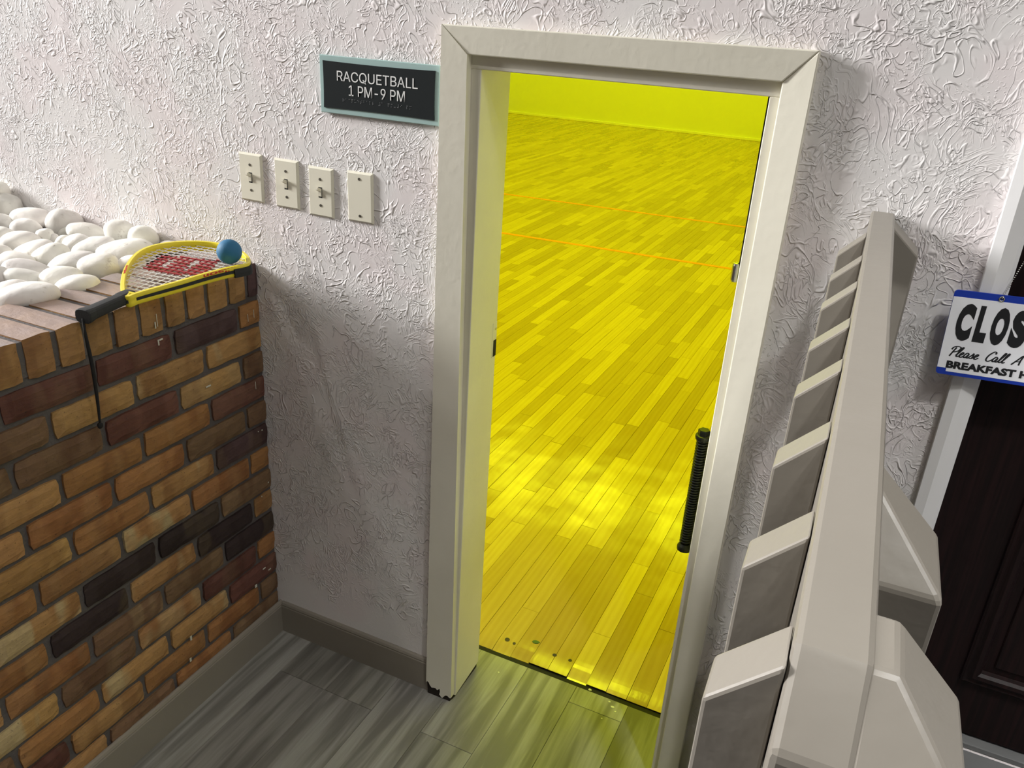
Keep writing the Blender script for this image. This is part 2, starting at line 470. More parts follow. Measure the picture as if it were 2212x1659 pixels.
# ---- vinyl plank floor of the entry pit
fl = struct(obj('floor', B(-1.30, .36, -1.80, .2110, -.05, -.004), M['dark_gap']), 'grey vinyl plank floor in the sunken entry')
PW, PL = .1565, .922
vm = {}
def vinyl_mesh(wd, ln):
    key = (round(wd, 3), round(ln, 3))
    if key not in vm:
        bm = B(-wd / 2 + .0004, wd / 2 - .0004, -ln / 2 + .0005, ln / 2 - .0005, -.004, 0, bev=.0006)
        me = bpy.data.meshes.new('plank'); bm.to_mesh(me); bm.free(); me.materials.append(M['vinyl']); vm[key] = me
    return vm[key]
k = 0
xs = -.0965 + 3 * PW
while xs > -1.30:
    xl, xr = max(xs - PW, -1.16), min(xs, .34)
    j0 = .144 if k == 3 else .144 + random.choice((.25, .47, .63, .80))
    if k in (2, 4): j0 = .144 + (.52 if k == 2 else .33)
    y = j0
    while y > -1.75:
        a, b = max(y - PL, -1.74), min(y, .2110)
        if b - a > .01 and xr - xl > .02:
            o = link('plank', vinyl_mesh(xr - xl, b - a), None, fl)
            o.location = ((xl + xr) / 2, (a + b) / 2, 0)
            v = random.uniform(.82, 1.12); o.color = (v, v * random.uniform(.985, 1.0), v * random.uniform(.95, 1.0), 1)
        y -= PL
    if j0 < .2110:
        o = link('plank', vinyl_mesh(xr - xl, .2110 - j0), None, fl); o.location = ((xl + xr) / 2, (.2110 + j0) / 2, 0); o.color = (1.02, 1.02, 1, 1)
    xs -= PW; k += 1

# ---- court: floor of strip planks, walls, ceiling
cf = struct(obj('floor_court', B(-7.2, .6, .2335, 13.9, -.08, -.012), M['dark_gap']), 'yellow-lit hardwood strip floor of the racquetball court')
SW = .0615; X0 = -.3565 + 20 * SW
LENS = (.30, .42, .55, .70, .85, 1.05)
def strip_bm(bm, x, y, ln, bend=False):
    w2 = SW / 2 - .0006
    vs = box(bm, x - w2, x + w2, y + .0006, y + ln - .0006, -.012, 0, bev=0)
    return vs
sm = {}
def strip_mesh(ln, bend):
    key = (round(ln, 3), bend)
    if key not in sm:
        w2 = SW / 2 - .0006; bm = bmesh.new()
        if bend:    # the worn edge at the threshold dips
            prof = [(.0006, -.0095), (.006, -.0080), (.016, -.0058), (.030, -.0034), (.045, -.0016), (.060, -.0005), (.078, 0), (ln - .0006, 0)]
            poly(bm, [(-w2, q, z) for q, z in prof] + [(-w2, ln - .0006, -.012), (-w2, .0006, -.012)], (2 * w2, 0, 0))
        else:
            box(bm, -w2, w2, .0006, ln - .0006, -.012, 0, bev=.0005)
        me = bpy.data.meshes.new('plank'); bmesh.ops.recalc_face_normals(bm, faces=bm.faces[:]); bm.to_mesh(me); bm.free(); me.materials.append(M['court_wood'])
        sm[key] = me
    return sm[key]
allp = []
rows = int((X0 + 7.2) / SW)
rs = random.Random(3)
for i in range(rows):
    x = X0 - (i + .5) * SW
    if x > .58: continue
    y = .2340; first = True
    while y < 13.85:
        ln = rs.choice(LENS) if not first else rs.choice((.22, .34, .48, .66, .83, 1.0))
        ln = min(ln, 13.86 - y)
        cx0, cx1 = .267 - .47 * (y + ln + 1.58) - .1, .267 - .149 * (y + 1.58) + .08
        vis = cx0 < x < cx1
        allp.append((0 if vis else 1, y + .6 * abs(x + .25) * (0 if vis else 1), x, y, ln, first, rs.random()))
        y += ln; first = False
allp.sort(key=lambda q: (q[0], q[1]))
for n, (v, d, x, y, ln, first, tone) in enumerate(allp[:298]):
    o = link('plank', strip_mesh(ln, first), None, cf); o.location = (x, y, rs.uniform(-.0005, .0004))
    if first: o.scale.z = rs.choice((.25, .45, .8, 1.0))
    tn = min(1, max(0, .5 + (tone - .5) * 1.15)); o.color = (tn, tn, tn, 1)
bm = bmesh.new(); tl = bm.faces.layers.float.new('tint')
me = bpy.data.meshes.new('far_planks'); verts = []; faces = []; tints = []
for (v, d, x, y, ln, first, tone) in allp[298:]:
    a, b, c, e = x - SW / 2 + .0006, x + SW / 2 - .0006, y + .0006, y + ln - .0006
    z = 0; q = len(verts)
    verts += [(a, c, z), (b, c, z), (b, e, z), (a, e, z), (a, c, -.012), (b, c, -.012), (b, e, -.012), (a, e, -.012)]
    for f in ((0, 1, 2, 3), (0, 4, 5, 1), (1, 5, 6, 2), (2, 6, 7, 3), (3, 7, 4, 0)):
        faces.append(tuple(q + t for t in f)); tints.append(min(1, max(0, .5 + (tone - .5) * 1.15)))
bm.free()
me.from_pydata(verts, [], faces)
at = me.attributes.new('tint', 'FLOAT', 'FACE'); at.data.foreach_set('value', tints)
o = link('far_planks', me, M['court_wood_far'], cf); o['kind'] = 'stuff'
for (xa, ya, xb, yb) in ((-7.1, 4.705, .55, 5.146), (-7.1, 6.285, .55, 6.81)):
    bm = bmesh.new(); poly(bm, [(xa, ya, .0), (xb, yb, .0), (xb, yb + .052, .0), (xa, ya + .052, .0)], (0, 0, .0012))
    obj('court_line', bm, M['orange_line'], cf)
# stain spots near the sill of the court
for (px, py, r) in ((-.434, .322, .0), (-.516, .290, .008), (-.49, .285, .005), (-.36, .298, .007), (-.31, .30, .006)):
    if r:
        bm = bmesh.new(); tube(bm, [(px, py, .0001), (px, py, .0006)], r, 9, up=(0, 1, 0)); obj('dark_spot', bm, M['soil'], cf)
struct(obj('wall_court_far', B(-7.3, .7, 13.8, 13.95, 0, 6), M['court_wall']), 'yellow-lit far wall of the court')
struct(obj('wall_court_left', B(-7.35, -7.2, .14, 13.95, 0, 6), M['court_wall']), 'yellow-lit left wall of the court')
struct(obj('wall_court_right', B(.6, .75, .14, 13.95, 0, 6), M['court_wall']), 'yellow-lit right wall of the court')
rect_wall('wall_court_door', M['court_wall'], [(-7.3, -.60, 0, 6), (-.60, .085, 1.705, 6), (.085, .7, 0, 6)], .141, .225, 'court side of the door wall')
struct(obj('ceiling_court', B(-7.35, .75, .14, 13.95, 6, 6.1), M['court_wall']), 'court ceiling')
struct(obj('baseboard_court', B(-7.2, .6, 13.775, 13.80, .0, .045, bev=.004), plain('pale_base', (.9, .9, .75, 1), .5)), 'thin bright base strip of the far court wall')
struct(obj('trim_1', B(-.66, .15, .2112, .2338, -.05, -.0085), M['dark_gap']), 'black gap between vinyl and hardwood at the sill')

# ---- baseboards
def baseboard(name, pts, label):
    bm = bmesh.new(); poly(bm, pts[0], pts[1]); return struct(obj(name, bm, M['base_paint']), label)
pf = [(0, 0), (.011, 0), (.011, .092), (.0095, .0955), (.0095, .0975), (.011, .099), (.008, .105), (.003, .1075), (0, .1075)]
baseboard('baseboard_back', ([(-1.139, -d, z) for d, z in pf], (.5155, 0, 0)), 'taupe baseboard under the plaster wall')
baseboard('baseboard_left', ([(-1.1504 + d, 0, z) for d, z in pf], (0, -1.30, 0)), 'taupe baseboard along the foot of the bricks')

# ================================================================== COURT DOORWAY
d1 = struct(thing('door_1', 'cream painted court doorway with worn casing', 'door', (0, 0, 0))); del d1['category']
YO, YI = -.022, -.009
def casing(name, quad, bev=.0022, yo=YO, yi=-.017):
    """quad: outer a, outer b, inner b, inner a as (x, z)"""
    (a, b, c, d) = quad; bm = bmesh.new()
    hull(bm, [(a[0], yo, a[1]), (b[0], yo, b[1]), (c[0], yi, c[1]), (d[0], yi, d[1]), (a[0], 0, a[1]), (b[0], 0, b[1]), (c[0], 0, c[1]), (d[0], 0, d[1])])
    bevel_all(bm, bev, 2)
    return obj(name, bm, M['trim_paint'], d1, auto=10)
casing('head_casing', ((-.6225, 1.7465), (.0995, 1.7475), (.0468, 1.6935), (-.5640, 1.6935)))
casing('side_casing', ((.0995, 1.7475), (.0965, 0.0), (.0445, 0.0), (.0468, 1.6935)), .0022, -.022, -.0135)
# left casing: its foot is chewed away
bm = bmesh.new()
foot = [(-.624, .040), (-.6215, .046), (-.6165, .044), (-.6115, .034), (-.606, .028), (-.600, .030), (-.594, .031), (-.588, .026), (-.5835, .032), (-.581, .034), (-.5795, .024), (-.5815, .014), (-.577, .008), (-.572, .004), (-.567, .012), (-.562, .018), (-.556, .019), (-.549, .014), (-.545, .016)]
pts = [(-.6225, 1.7465)] + foot + [(-.5640, 1.6935)]
poly(bm, [(x, YO + (-.0195 - YO) * min(1, max(0, (x + .6225) / .068)), z) for x, z in pts], (0, .001, 0))
for v in bm.verts:
    if v.index < 0: pass
vs = bm.verts[:]
half = len(vs) // 2
for v in vs[half:]: v.co.y = 0.0
obj('side_casing', bm, M['trim_paint'], d1)
bm = B(-.622, -.548, -.016, .0, 0, .05); 
for v in bm.verts: v.co += Vector((random.uniform(-.002, .002), random.uniform(-.002, .001), 0))
obj('rotten_foot', bm, M['rot_and_shade'], d1)
# jambs
bm = bmesh.new(); hull(bm, [(-.600, .0005, .006), (-.541, .0005, .010), (-.600, .140, .006), (-.541, .140, .022), (-.600, .0005, 1.667), (-.541, .0005, 1.667), (-.600, .14, 1.667), (-.541, .14, 1.667)])
bevel_all(bm, .0015, 1); obj('jamb', bm, M['trim_paint'], d1, auto=10)
obj('jamb_gap_shade', B(-.598, -.546, .003, .139, 0, .03), M['rot_and_shade'], d1)  # dark block standing in for the shadow gap below the jamb
obj('jamb', B(.028, .085, .0005, .14, 0, 1.667, bev=.0015), M['trim_paint'], d1)
obj('head_jamb', B(-.600, .085, .0005, .14, 1.667, 1.705, bev=.0015), M['trim_paint'], d1)
sp = obj('strike_plate', B(-.5412, -.5402, .118, .1395, 1.000, 1.090, bev=.0003), M['trim_paint'], d1)
obj('latch_hole', B(-.5404, -.5398, .1235, .1396, 1.001, 1.044), M['dark_gap'], sp)
obj('screw', (lambda bm: (cyl(bm, (-.5404, .133, 1.072), (-.5395, .133, 1.072), .0032), bm)[1])(bmesh.new()), M['steel'], sp)
# the leaf stands open in the court behind the right jamb
lf = obj('door_leaf', B(.0035, .045, .158, .72, .012, 1.655, bev=.002), M['dark_gap'] if False else M['trim_paint'], d1)
for v in lf.data.vertices:
    if v.co.x < .02: v.co.x += (1.655 - v.co.z) * .012
obj('hinge_gap_shade', B(.0030, .030, .1495, .1575, 1.30, 1.664), M['dark_gap'], d1)  # solid dark strip painted as the shadow between leaf and jamb
# spring hinge barrel
def ring_lathe(bm, cx, cy, prof, seg=18):
    rings = []
    for r, z in prof:
        rings.append([bm.verts.new((cx + r * math.cos(2 * math.pi * k / seg), cy + r * math.sin(2 * math.pi * k / seg), z)) for k in range(seg)])
    for A, Bq in zip(rings, rings[1:]):
        for k in range(seg): bm.faces.new((A[k], A[(k + 1) % seg], Bq[(k + 1) % seg], Bq[k]))
    bm.faces.new(rings[0][::-1]); bm.faces.new(rings[-1])
HX, HY = -.0085, .150
sh = obj('spring_hinge', (lambda bm: (ring_lathe(bm, HX, HY, [(.0085, .612), (.0085, .925)]), bm)[1])(bmesh.new()), M['black_metal'], d1)
bm = bmesh.new(); turns = 40
hp = [(HX + .0122 * math.cos(2 * math.pi * t / 12), HY + .0122 * math.sin(2 * math.pi * t / 12), .626 + (.908 - .626) * t / (12 * turns)) for t in range(12 * turns + 1)]
tube(bm, hp, .0026, 6); obj('coil', bm, M['black_metal'], sh, True)
bm = bmesh.new(); ring_lathe(bm, HX, HY, [(.0125, .906), (.0175, .910), (.0185, .916), (.0178, .920), (.0130, .922)], 24); obj('collar', bm, M['black_metal'], sh)
bm = bmesh.new(); ring_lathe(bm, HX, HY, [(.0140, .921), (.0140, .932), (.0125, .934)], 6); obj('hex_cap', bm, M['black_metal'], sh)
bm = bmesh.new(); ring_lathe(bm, HX, HY, [(.0135, .604), (.0175, .606), (.0180, .614), (.0165, .618), (.0125, .624)], 24); obj('collar', bm, M['black_metal'], sh)
bm = bmesh.new(); ring_lathe(bm, -.0012, .156, [(.004, 1.284), (.008, 1.286), (.0095, 1.290), (.0095, 1.320), (.0085, 1.325), (.004, 1.327)], 20); obj('hinge_knuckle', bm, M['steel'], d1, auto=10)

# ================================================================== DARK DOOR, right
d2 = struct(thing('door_2', 'dark espresso panelled door with white casing', 'door', (0, 0, 0))); del d2['category']
bm = bmesh.new(); poly(bm, [(.430, 0, .43), (.430, -.019, .43), (.447, -.022, .43), (.468, -.015, .43), (.474, -.010, .43), (.474, 0, .43)], (0, 0, 2.05)); obj('side_casing', bm, M['door_trim'], d2)
obj('side_casing', B(1.372, 1.416, -.02, 0, .43, 2.48, bev=.003), M['door_trim'], d2)
obj('head_casing', B(.430, 1.416, -.0215, 0, 2.4305, 2.48, bev=.003), M['door_trim'], d2)
obj('jamb', B(.455, .4745, 0, .14, .43, 2.43), M['door_trim'], d2)
obj('jamb', B(1.3715, 1.39, 0, .14, .43, 2.43), M['door_trim'], d2)
obj('sill', B(.4746, 1.3714, .005, .14, .4301, .444, bev=.002), M['concrete'], d2)
lf = obj('door_leaf', B(.4765, 1.370, .028, .068, .448, 2.425, bev=.002), M['espresso'], d2)
def frame_mould(z0, z1):
    bm = bmesh.new(); x0, x1 = .606, 1.245
    pr = [(0, .028), (.000, .020), (.004, .017), (.009, .019), (.013, .018), (.018, .012), (.026, .013), (.031, .019), (.034, .028)]
    rings = []
    for q, y in pr:
        rings.append([bm.verts.new(p) for p in ((x0 + q, y, z0 + q), (x1 - q, y, z0 + q), (x1 - q, y, z1 - q), (x0 + q, y, z1 - q))])
    for A, Bq in zip(rings, rings[1:]):
        for i in range(4): bm.faces.new((A[i], A[(i + 1) % 4], Bq[(i + 1) % 4], Bq[i]))
    for i in range(4): bm.faces.new((rings[-1][i], rings[-1][(i + 1) % 4], rings[0][(i + 1) % 4], rings[0][i]))
    obj('panel_moulding', bm, M['espresso'], lf)
    obj('raised_panel', B(x0 + .05, x1 - .05, .0235, .0285, z0 + .05, z1 - .05, bev=.002), M['espresso'], lf)
frame_mould(.583, 1.27); frame_mould(1.42, 2.27)

# ================================================================== BRICK PLANTER
XB = -1.1504
planter = thing('brick_planter', 'long brick planter with a rowlock rim, filled with white stones, left', 'planter', (XB, 0, 0))
obj('mortar', B(-3.2, -.0105, -1.28, -.0004, .0, 1.083), M['grout'], planter)
for ch in planter.children: pass
CB = dict(t=(.35, .195, .075), y=(.40, .235, .085), o=(.30, .145, .052), r=(.125, .052, .038), p=(.075, .045, .045), k=(.030, .020, .020), b=(.165, .098, .052))
SEQ = {1: 'oprrrb', 2: 'ytybor', 3: 'byrbbr', 4: 'rootbb', 5: 'bbootr', 6: 'ptoytb', 7: 'oottob', 8: 'bkktbo', 9: 'tktkob', 10: 'kbbotr', 11: 'ortbyb', 12: 'rttobr', 13: 'bootrb', 14: 'bobtob'}
PALE = {(2, 0): .9, (2, 1): .6, (6, 1): .9, (7, 2): 1, (8, 3): .9, (9, 2): .35, (11, 2): .4, (12, 1): .6, (12, 2): .9, (11, 4): 1, (10, 2): .2, (3, 1): .25}
bmesh_cache = {}
def brick_mesh(ln, ht, dp, seed, top=False):
    key = (round(ln, 3), round(ht, 3), round(dp, 3), seed, top)
    if key in bmesh_cache: return bmesh_cache[key]
    rr = random.Random(seed); bm = bmesh.new(); ny, nz = max(3, int(ln / .022)), 4
    # front face grid in y-z with rough arrises, then sides going back in x
    g = [[None] * (nz + 1) for _ in range(ny + 1)]
    for i in range(ny + 1):
        for j in range(nz + 1):
            y, z = -ln / 2 + ln * i / ny, -ht / 2 + ht * j / nz
            e = (i in (0, ny)) or (j in (0, nz))
            x = -.0045 + rr.uniform(-.0015, .001) if e else rr.uniform(-.0010, .0012)
            if i in (0, ny): y += -math.copysign(rr.uniform(0, .0026), y)
            if j in (0, nz): z += -math.copysign(rr.uniform(0, .0020), z)
            if i in (0, ny) and j in (0, nz): y *= .975; z *= .95
            g[i][j] = bm.verts.new((x, y, z))
    for i in range(ny):
        for j in range(nz): bm.faces.new((g[i][j], g[i + 1][j], g[i + 1][j + 1], g[i][j + 1]))
    loop = [g[i][0] for i in range(ny + 1)] + [g[ny][j] for j in range(1, nz + 1)] + [g[i][nz] for i in range(ny - 1, -1, -1)] + [g[0][j] for j in range(nz - 1, 0, -1)]
    back = [bm.verts.new((-dp, v.co.y, v.co.z)) for v in loop]
    n = len(loop)
    for i in range(n): bm.faces.new((loop[i], loop[(i + 1) % n], back[(i + 1) % n], back[i]))
    bm.faces.new(back)
    me = bpy.data.meshes.new('brick'); bmesh.ops.recalc_face_normals(bm, faces=bm.faces[:]); bm.to_mesh(me); bm.free()
    me.materials.append(M['brick'])
    if top:
        me.materials.append(M['brick_top'])
        for p in me.polygons:
            if p.normal.z > .5: p.material_index = 1
    bmesh_cache[key] = me
    return me
def brick_top_mat():
    t = NT('brick_top')
    oi = t.n('ShaderNodeObjectInfo')
    P = t.pos
    base = t.mix(oi.outputs['Random'], (.30, .255, .245, 1), (.375, .275, .235, 1))
    c = t.mix(t.mapr(t.noise(P, 16, 3), .4, .7, 0, .8), base, (.40, .29, .225, 1))
    gr = t.noise(scaled(t, P, (.5, 1, 1)), 60, 4, .6)
    return t.set(col=c, rough=.5, spec=.4, nor=t.bump(gr, .004, .8))
M['brick_top'] = brick_top_mat()
def add_brick(kind, ya, yb, z0, z1, dp, seed, col, pale, top=False, x=0.0):
    o = link('brick', brick_mesh(ya - yb, z1 - z0, dp, seed, top), None, planter)
    o.location = (x + random.uniform(-.0022, .0012), (ya + yb) / 2, (z0 + z1) / 2 + random.uniform(-.0012, .0012))
    o.rotation_euler = (random.uniform(-.008, .008), 0, 0)
    j = random.uniform(1.08, 1.36)
    o.color = (col[0] * j, col[1] * j * random.uniform(.96, 1.04), col[2] * j, pale)
ZJ = lambda k: 1.0706 - .0711 * k
for k in range(1, 16):
    z1, z0 = ZJ(k - 1) - .0050, ZJ(k) + .0050
    js = [0.0] + ([-.0775 - .2125 * i for i in range(6)] if k % 2 else [-.1985 - .2110 * i for i in range(6)])
    for i in range(6):
        ya, yb = js[i] - (.0055 if i else .001), js[i + 1] + .0055
        if z0 < 0.005: z0 = .005
        c = SEQ.get(k, 'bobtob')[i]
        add_brick('s', ya, yb, z0, z1, .09, (k * 7 + i * 3) % 9, CB[c], PALE.get((k, i), .08))
rj = [0.0, -.0424, -.1081, -.1787, -.2438, -.3084, -.3775, -.4452, -.5125, -.5803, -.6512] + [-.6512 - .0672 * i for i in range(1, 10)]
for i in range(len(rj) - 1):
    ya, yb = rj[i] - (.0052 if i else .001), rj[i + 1] + .0052
    add_brick('r', ya, yb, 1.0760, 1.1620, .203, 20 + i % 4, CB['p'] if i == 0 else [c * .86 for c in CB['t']], .0, True, .001)
obj('rim_mortar', B(-.203, -.0075, -1.28, -.0005, 1.0835, 1.1555), M['grout'], planter)
o = obj('soil_bed', B(-3.2, -.2035, -1.28, -.0005, 1.0835, 1.128), M['soil'], planter); o['kind'] = 'stuff'
# dried paint drips on the bricks
bm = bmesh.new(); rd = random.Random(5)
for (y, z, h, wd) in ((-.335, 1.108, .030, .0016), (-.341, 1.098, .016, .0030), (-.338, 1.056, .014, .0035), (-.330, 1.061, .004, .010), (-.030, 1.035, .022, .0014), (-.052, 1.03, .020, .0012), (-.042, .838, .022, .0016),
                    (-.205, .898, .004, .016), (-.03, .70, .004, .004), (-.045, .702, .003, .003), (-.02, .53, .004, .004), (-.05, .50, .004, .003), (-.062, .262, .004, .012), (-.10, .225, .010, .008), (-.35, .225, .014, .006), (-.36, .16, .012, .006), (-.04, .245, .004, .010)):
    box(bm, .0012, .0028, y - wd / 2, y + wd / 2, z - h / 2, z + h / 2, bev=.0005)
o = obj('paint_drips', bm, M['flake'], planter); o['kind'] = 'stuff'

# ---- white river stones, each its own
STONES = [
    (-2.066,-0.028,1.224, 0.029,0.020,0.022, 0, "pale stone high up at the wall, cut by the picture's left edge"),
    (-2.031,-0.031,1.185, 0.034,0.024,0.032, -10, "angular grey-stained stone leaning against the wall, leftmost of the back row"),
    (-1.975,-0.096,1.158, 0.035,0.025,0.022, -12, "smooth white stone just below the angular grey-stained one"),
    (-1.915,-0.044,1.170, 0.052,0.036,0.022, -4, "long flat-topped stone with a shaded underside, lying against the wall"),
    (-1.791,-0.040,1.175, 0.046,0.032,0.033, -12, "big pale lilac stone standing against the wall"),
    (-1.866,-0.103,1.158, 0.038,0.027,0.024, -4, "round stone with a dark speck and a small dent on top"),
    (-1.773,-0.043,1.158, 0.033,0.023,0.026, 25, "stone with a sharp ridge propped on the big lilac stone"),
    (-1.707,-0.042,1.162, 0.049,0.035,0.011, -13, "slim tapered stone pointing right, beside the soil gap at the wall"),
    (-1.592,-0.032,1.179, 0.036,0.025,0.028, -5, "egg-shaped stone standing upright at the wall behind the racket"),
    (-1.504,-0.032,1.178, 0.036,0.025,0.026, -8, "speckled round stone at the wall just above the racket rim"),
    (-1.758,-0.200,1.158, 0.046,0.032,0.025, 5, "large rounded stone with a rough pinkish left side"),
    (-1.760,-0.125,1.158, 0.022,0.015,0.018, 10, "small knobbly stone between two larger ones near the dark soil gap"),
    (-1.736,-0.118,1.154, 0.010,0.007,0.011, 0, "tiny pebble tucked behind the small knobbly stone"),
    (-1.831,-0.197,1.158, 0.030,0.021,0.026, -5, "stone at the picture's left edge under the smooth one"),
    (-1.660,-0.236,1.158, 0.051,0.036,0.016, 20, "long stone with rust-brown flecks, sloping up to the right"),
    (-1.582,-0.249,1.158, 0.044,0.031,0.026, 32, "lumpy stone with two ridges and dark stains at its tip"),
    (-1.687,-0.129,1.154, 0.024,0.017,0.015, 20, "half-hidden stone wedged behind the lumpy ridged one"),
    (-1.635,-0.130,1.158, 0.039,0.028,0.022, 22, "smooth slanting oval stone right of the half-hidden wedged stone"),
    (-1.587,-0.123,1.158, 0.051,0.035,0.017, 16, "long smooth oval stone right of centre, below the slim tapered one"),
    (-1.481,-0.109,1.158, 0.064,0.045,0.026, 8, "largest smooth stone, directly behind the racket's yellow rim"),
    (-1.706,-0.292,1.158, 0.028,0.020,0.017, -12, "rounded stone cut by the left edge, beside the long flecked one"),
    (-1.615,-0.316,1.158, 0.039,0.027,0.019, -10, "stone with small pits along its upper left"),
    (-1.534,-0.349,1.158, 0.049,0.034,0.019, -14, "stone with a faint grey face that slopes down to the right"),
    (-1.508,-0.249,1.158, 0.056,0.039,0.019, 18, "long stone with a faint grey scratch across its top"),
    (-1.430,-0.239,1.158, 0.050,0.035,0.028, 8, "plump cream stone next to the brick rim and racket"),
    (-1.380,-0.190,1.158, 0.036,0.025,0.020, 22, "bright white stone half hidden by the racket's yellow throat"),
    (-1.489,-0.389,1.158, 0.042,0.030,0.013, -12, "smooth pillow-like stone under the sloping grey-faced one"),
    (-1.535,-0.420,1.158, 0.024,0.017,0.023, -25, "pale lilac stone at the left edge, lower half of the bed"),
    (-1.421,-0.351,1.158, 0.046,0.032,0.024, 8, "wide domed stone in front, just above the small white pebble"),
    (-1.355,-0.360,1.158, 0.045,0.031,0.019, 8, "cream flat stone overlapping the brick rim's inner edge"),
    (-1.422,-0.472,1.158, 0.043,0.030,0.021, 22, "long lower-left stone with a few brown flecks"),
    (-1.425,-0.411,1.154, 0.014,0.010,0.009, 10, "small white pebble between three large front stones"),
    (-1.378,-0.474,1.154, 0.068,0.048,0.010, 20, "long foremost stone lying along the brick rim"),
    (-1.421,-0.025,1.165, 0.027,0.019,0.011, 0, "stone top peeking over the racket's rim near the wall"),
]
def stone_obj(x, y, z, a, b, c, tilt, label, seed, tint):
    bm = bmesh.new()
    bmesh.ops.create_icosphere(bm, subdivisions=4, radius=1.0)
    off = Vector((seed * 3.1, seed * 1.7, seed * .9))
    lump = 1.0 if any(q in label for q in ('angular', 'knobbly', 'ridge', 'lumpy')) else .45
    for v in bm.verts:
        p = v.co.copy()
        d = noise.noise(p * .9 + off) * .16 * (.5 + lump) + noise.noise(p * 2.1 + off) * .07 * lump
        q = p * (1 + d)
        s = lambda t: math.copysign(abs(t) ** .9, t)
        v.co = Vector((s(q.x) * a, s(q.y) * b, s(q.z) * c))
    o = obj('river_stone', bm, M['stone'], None, True)
    o.location = (x, y, z)
    o.rotation_euler = (math.radians(random.uniform(-8, 8)), -math.radians(tilt), math.radians(25.3 + random.uniform(-9, 9)))
    o.color = (tint, tint * random.uniform(.985, 1.0), tint * random.uniform(.97, 1.0), 1)
    tag(o, label, 'stone', 'white river stones in the brick planter')
    return o
for i, (x, y, z, a, b, c, tl_, lab) in enumerate(STONES):
    t = .86 if 'grey' in lab or 'lilac' in lab else 1.0
    stone_obj(x, y, z - .16 * c, a * 1.08, b * 1.22, max(c * 1.30, b * .70), tl_ * .8, lab, i + 1, t)

# ================================================================== SWITCH PLATES
def wall_plate(name, label, cat, x, z, rot, toggle, group):
    t = thing(name, label, cat, (x, 0, z), 0, group); t.rotation_euler = (0, math.radians(rot), 0)
    bm = bmesh.new(); d = .0058; w, h, e = .035, .0572, .0042
    poly(bm, [(-w, -.0012, -h), (w, -.0012, -h), (w, -.0012, h), (-w, -.0012, h)], (0, .0012, 0))
    hull(bm, [(sx * w, -.0012, sz * h) for sx in (-1, 1) for sz in (-1, 1)] + [(sx * (w - e), -d, sz * (h - e)) for sx in (-1, 1) for sz in (-1, 1)])
    obj('plate', bm, M['plate'], t)
    if toggle:
        obj('toggle_slot', B(-.0052, .0052, -d - .0003, -d + .001, -.0122, .0122), M['dark_gap'], t)
        bm = bmesh.new()
        hull(bm, [(-.0040, -d - .0002, -.0095), (.0040, -d - .0002, -.0095), (-.0040, -d - .0034, -.0080), (.0040, -d - .0034, -.0080), (-.0040, -d - .0034, .002), (.0040, -d - .0034, .002), (-.0040, -d, .010), (.0040, -d, .010)])
        hull(bm, [(-.0036, -d - .0010, .001), (.0036, -d - .001, .001), (-.0036, -d - .001, .0095), (.0036, -d - .001, .0095),
                  (-.0030, -d - .0145, .0085), (.0030, -d - .0145, .0085), (-.0030, -d - .0135, .0140), (.0030, -d - .0135, .0140)])
        bmesh.ops.recalc_face_normals(bm, faces=bm.faces[:])
        obj('toggle', bm, M['toggle'], t)
        zs = (.0302, -.0302)
    else:
        zs = (.0418, -.0418)
    for q in zs:
        bm = bmesh.new(); cyl(bm, (0, -d + .001, q), (0, -d - .0011, q), .0036, .0030, 12); obj('screw', bm, M['screw'], t)
    return t
SWG = 'light switches on the plaster wall'
wall_plate('light_switch', 'leftmost cream toggle light switch, above the blue ball and racket', 'light switch', -1.1504, 1.3750, .4, True, SWG)
wall_plate('light_switch', 'middle one of the three cream toggle light switches', 'light switch', -1.0434, 1.3731, .2, True, SWG)
wall_plate('light_switch', 'toggle light switch next to the blank cover plate, lowest of the three', 'light switch', -.9445, 1.3673, .3, True, SWG)
wall_plate('blank_wall_plate', 'blank cream cover plate with two dark screws, nearest the doorway', 'wall plate', -.8353, 1.3703, -.6, False, None)

# ================================================================== COURT SIGN
sg = thing('wall_sign', 'black RACQUETBALL 1 PM-9 PM sign on a pale green acrylic back plate', 'sign', (-.7820, 0, 1.6082))
obj('back_plate', B(-.1510, .1510, -.0085, -.0030, -.0600, .0600, bev=.0014), M['acrylic'], sg)
obj('mount_pad', B(-.12, .12, -.0031, 0, -.04, .04), M['dark_gap'], sg)
bm = bmesh.new()
sh_ = []
for i in range(13):
    u = -1 + 2 * i / 12; sh_.append((.1408 * u, .0487 - .0018 * (1 - u * u)))
outl = [(x, z) for x, z in sh_] + [(.1408 - .0012 * (1 - (1 - 2 * i / 8) ** 2), .0487 - .0974 * i / 8) for i in range(1, 8)] + [(x, -z) for x, z in sh_[::-1]] + [(-.1408 + .0012 * (1 - (1 - 2 * i / 8) ** 2), -.0487 + .0974 * i / 8) for i in range(1, 8)]
poly(bm, [(x, -.0106, z) for x, z in outl], (0, .0021, 0)); obj('panel', bm, M['sign_black'], sg)
me = fit_text(text_mesh('RACQUETBALL', .03, .0004, .0, spacing=.98), -.1035, .1000, .0082, .0305); me.transform(Matrix.Translation((0, -.0108, 0))); link('lettering', me, M['white_ink'], sg)
me = fit_text(text_mesh('1 PM-9 PM', .03, .0004, .0, spacing=1.0), -.0730, .0690, -.0185, .0032); me.transform(Matrix.Translation((0, -.0108, 0))); link('lettering', me, M['white_ink'], sg)
BR = {'r': (1, 2, 3, 5), 'a': (1,), 'c': (1, 4), 'q': (1, 2, 3, 4, 5), 'u': (1, 3, 6), 'e': (1, 5), 't': (2, 3, 4, 5), 'b': (1, 2), 'l': (1, 2, 3), '#': (3, 4, 5, 6), 'p': (1, 2, 3, 4), 'm': (1, 3, 4), '-': (3, 6), 'i': (2, 4), ' ': ()}
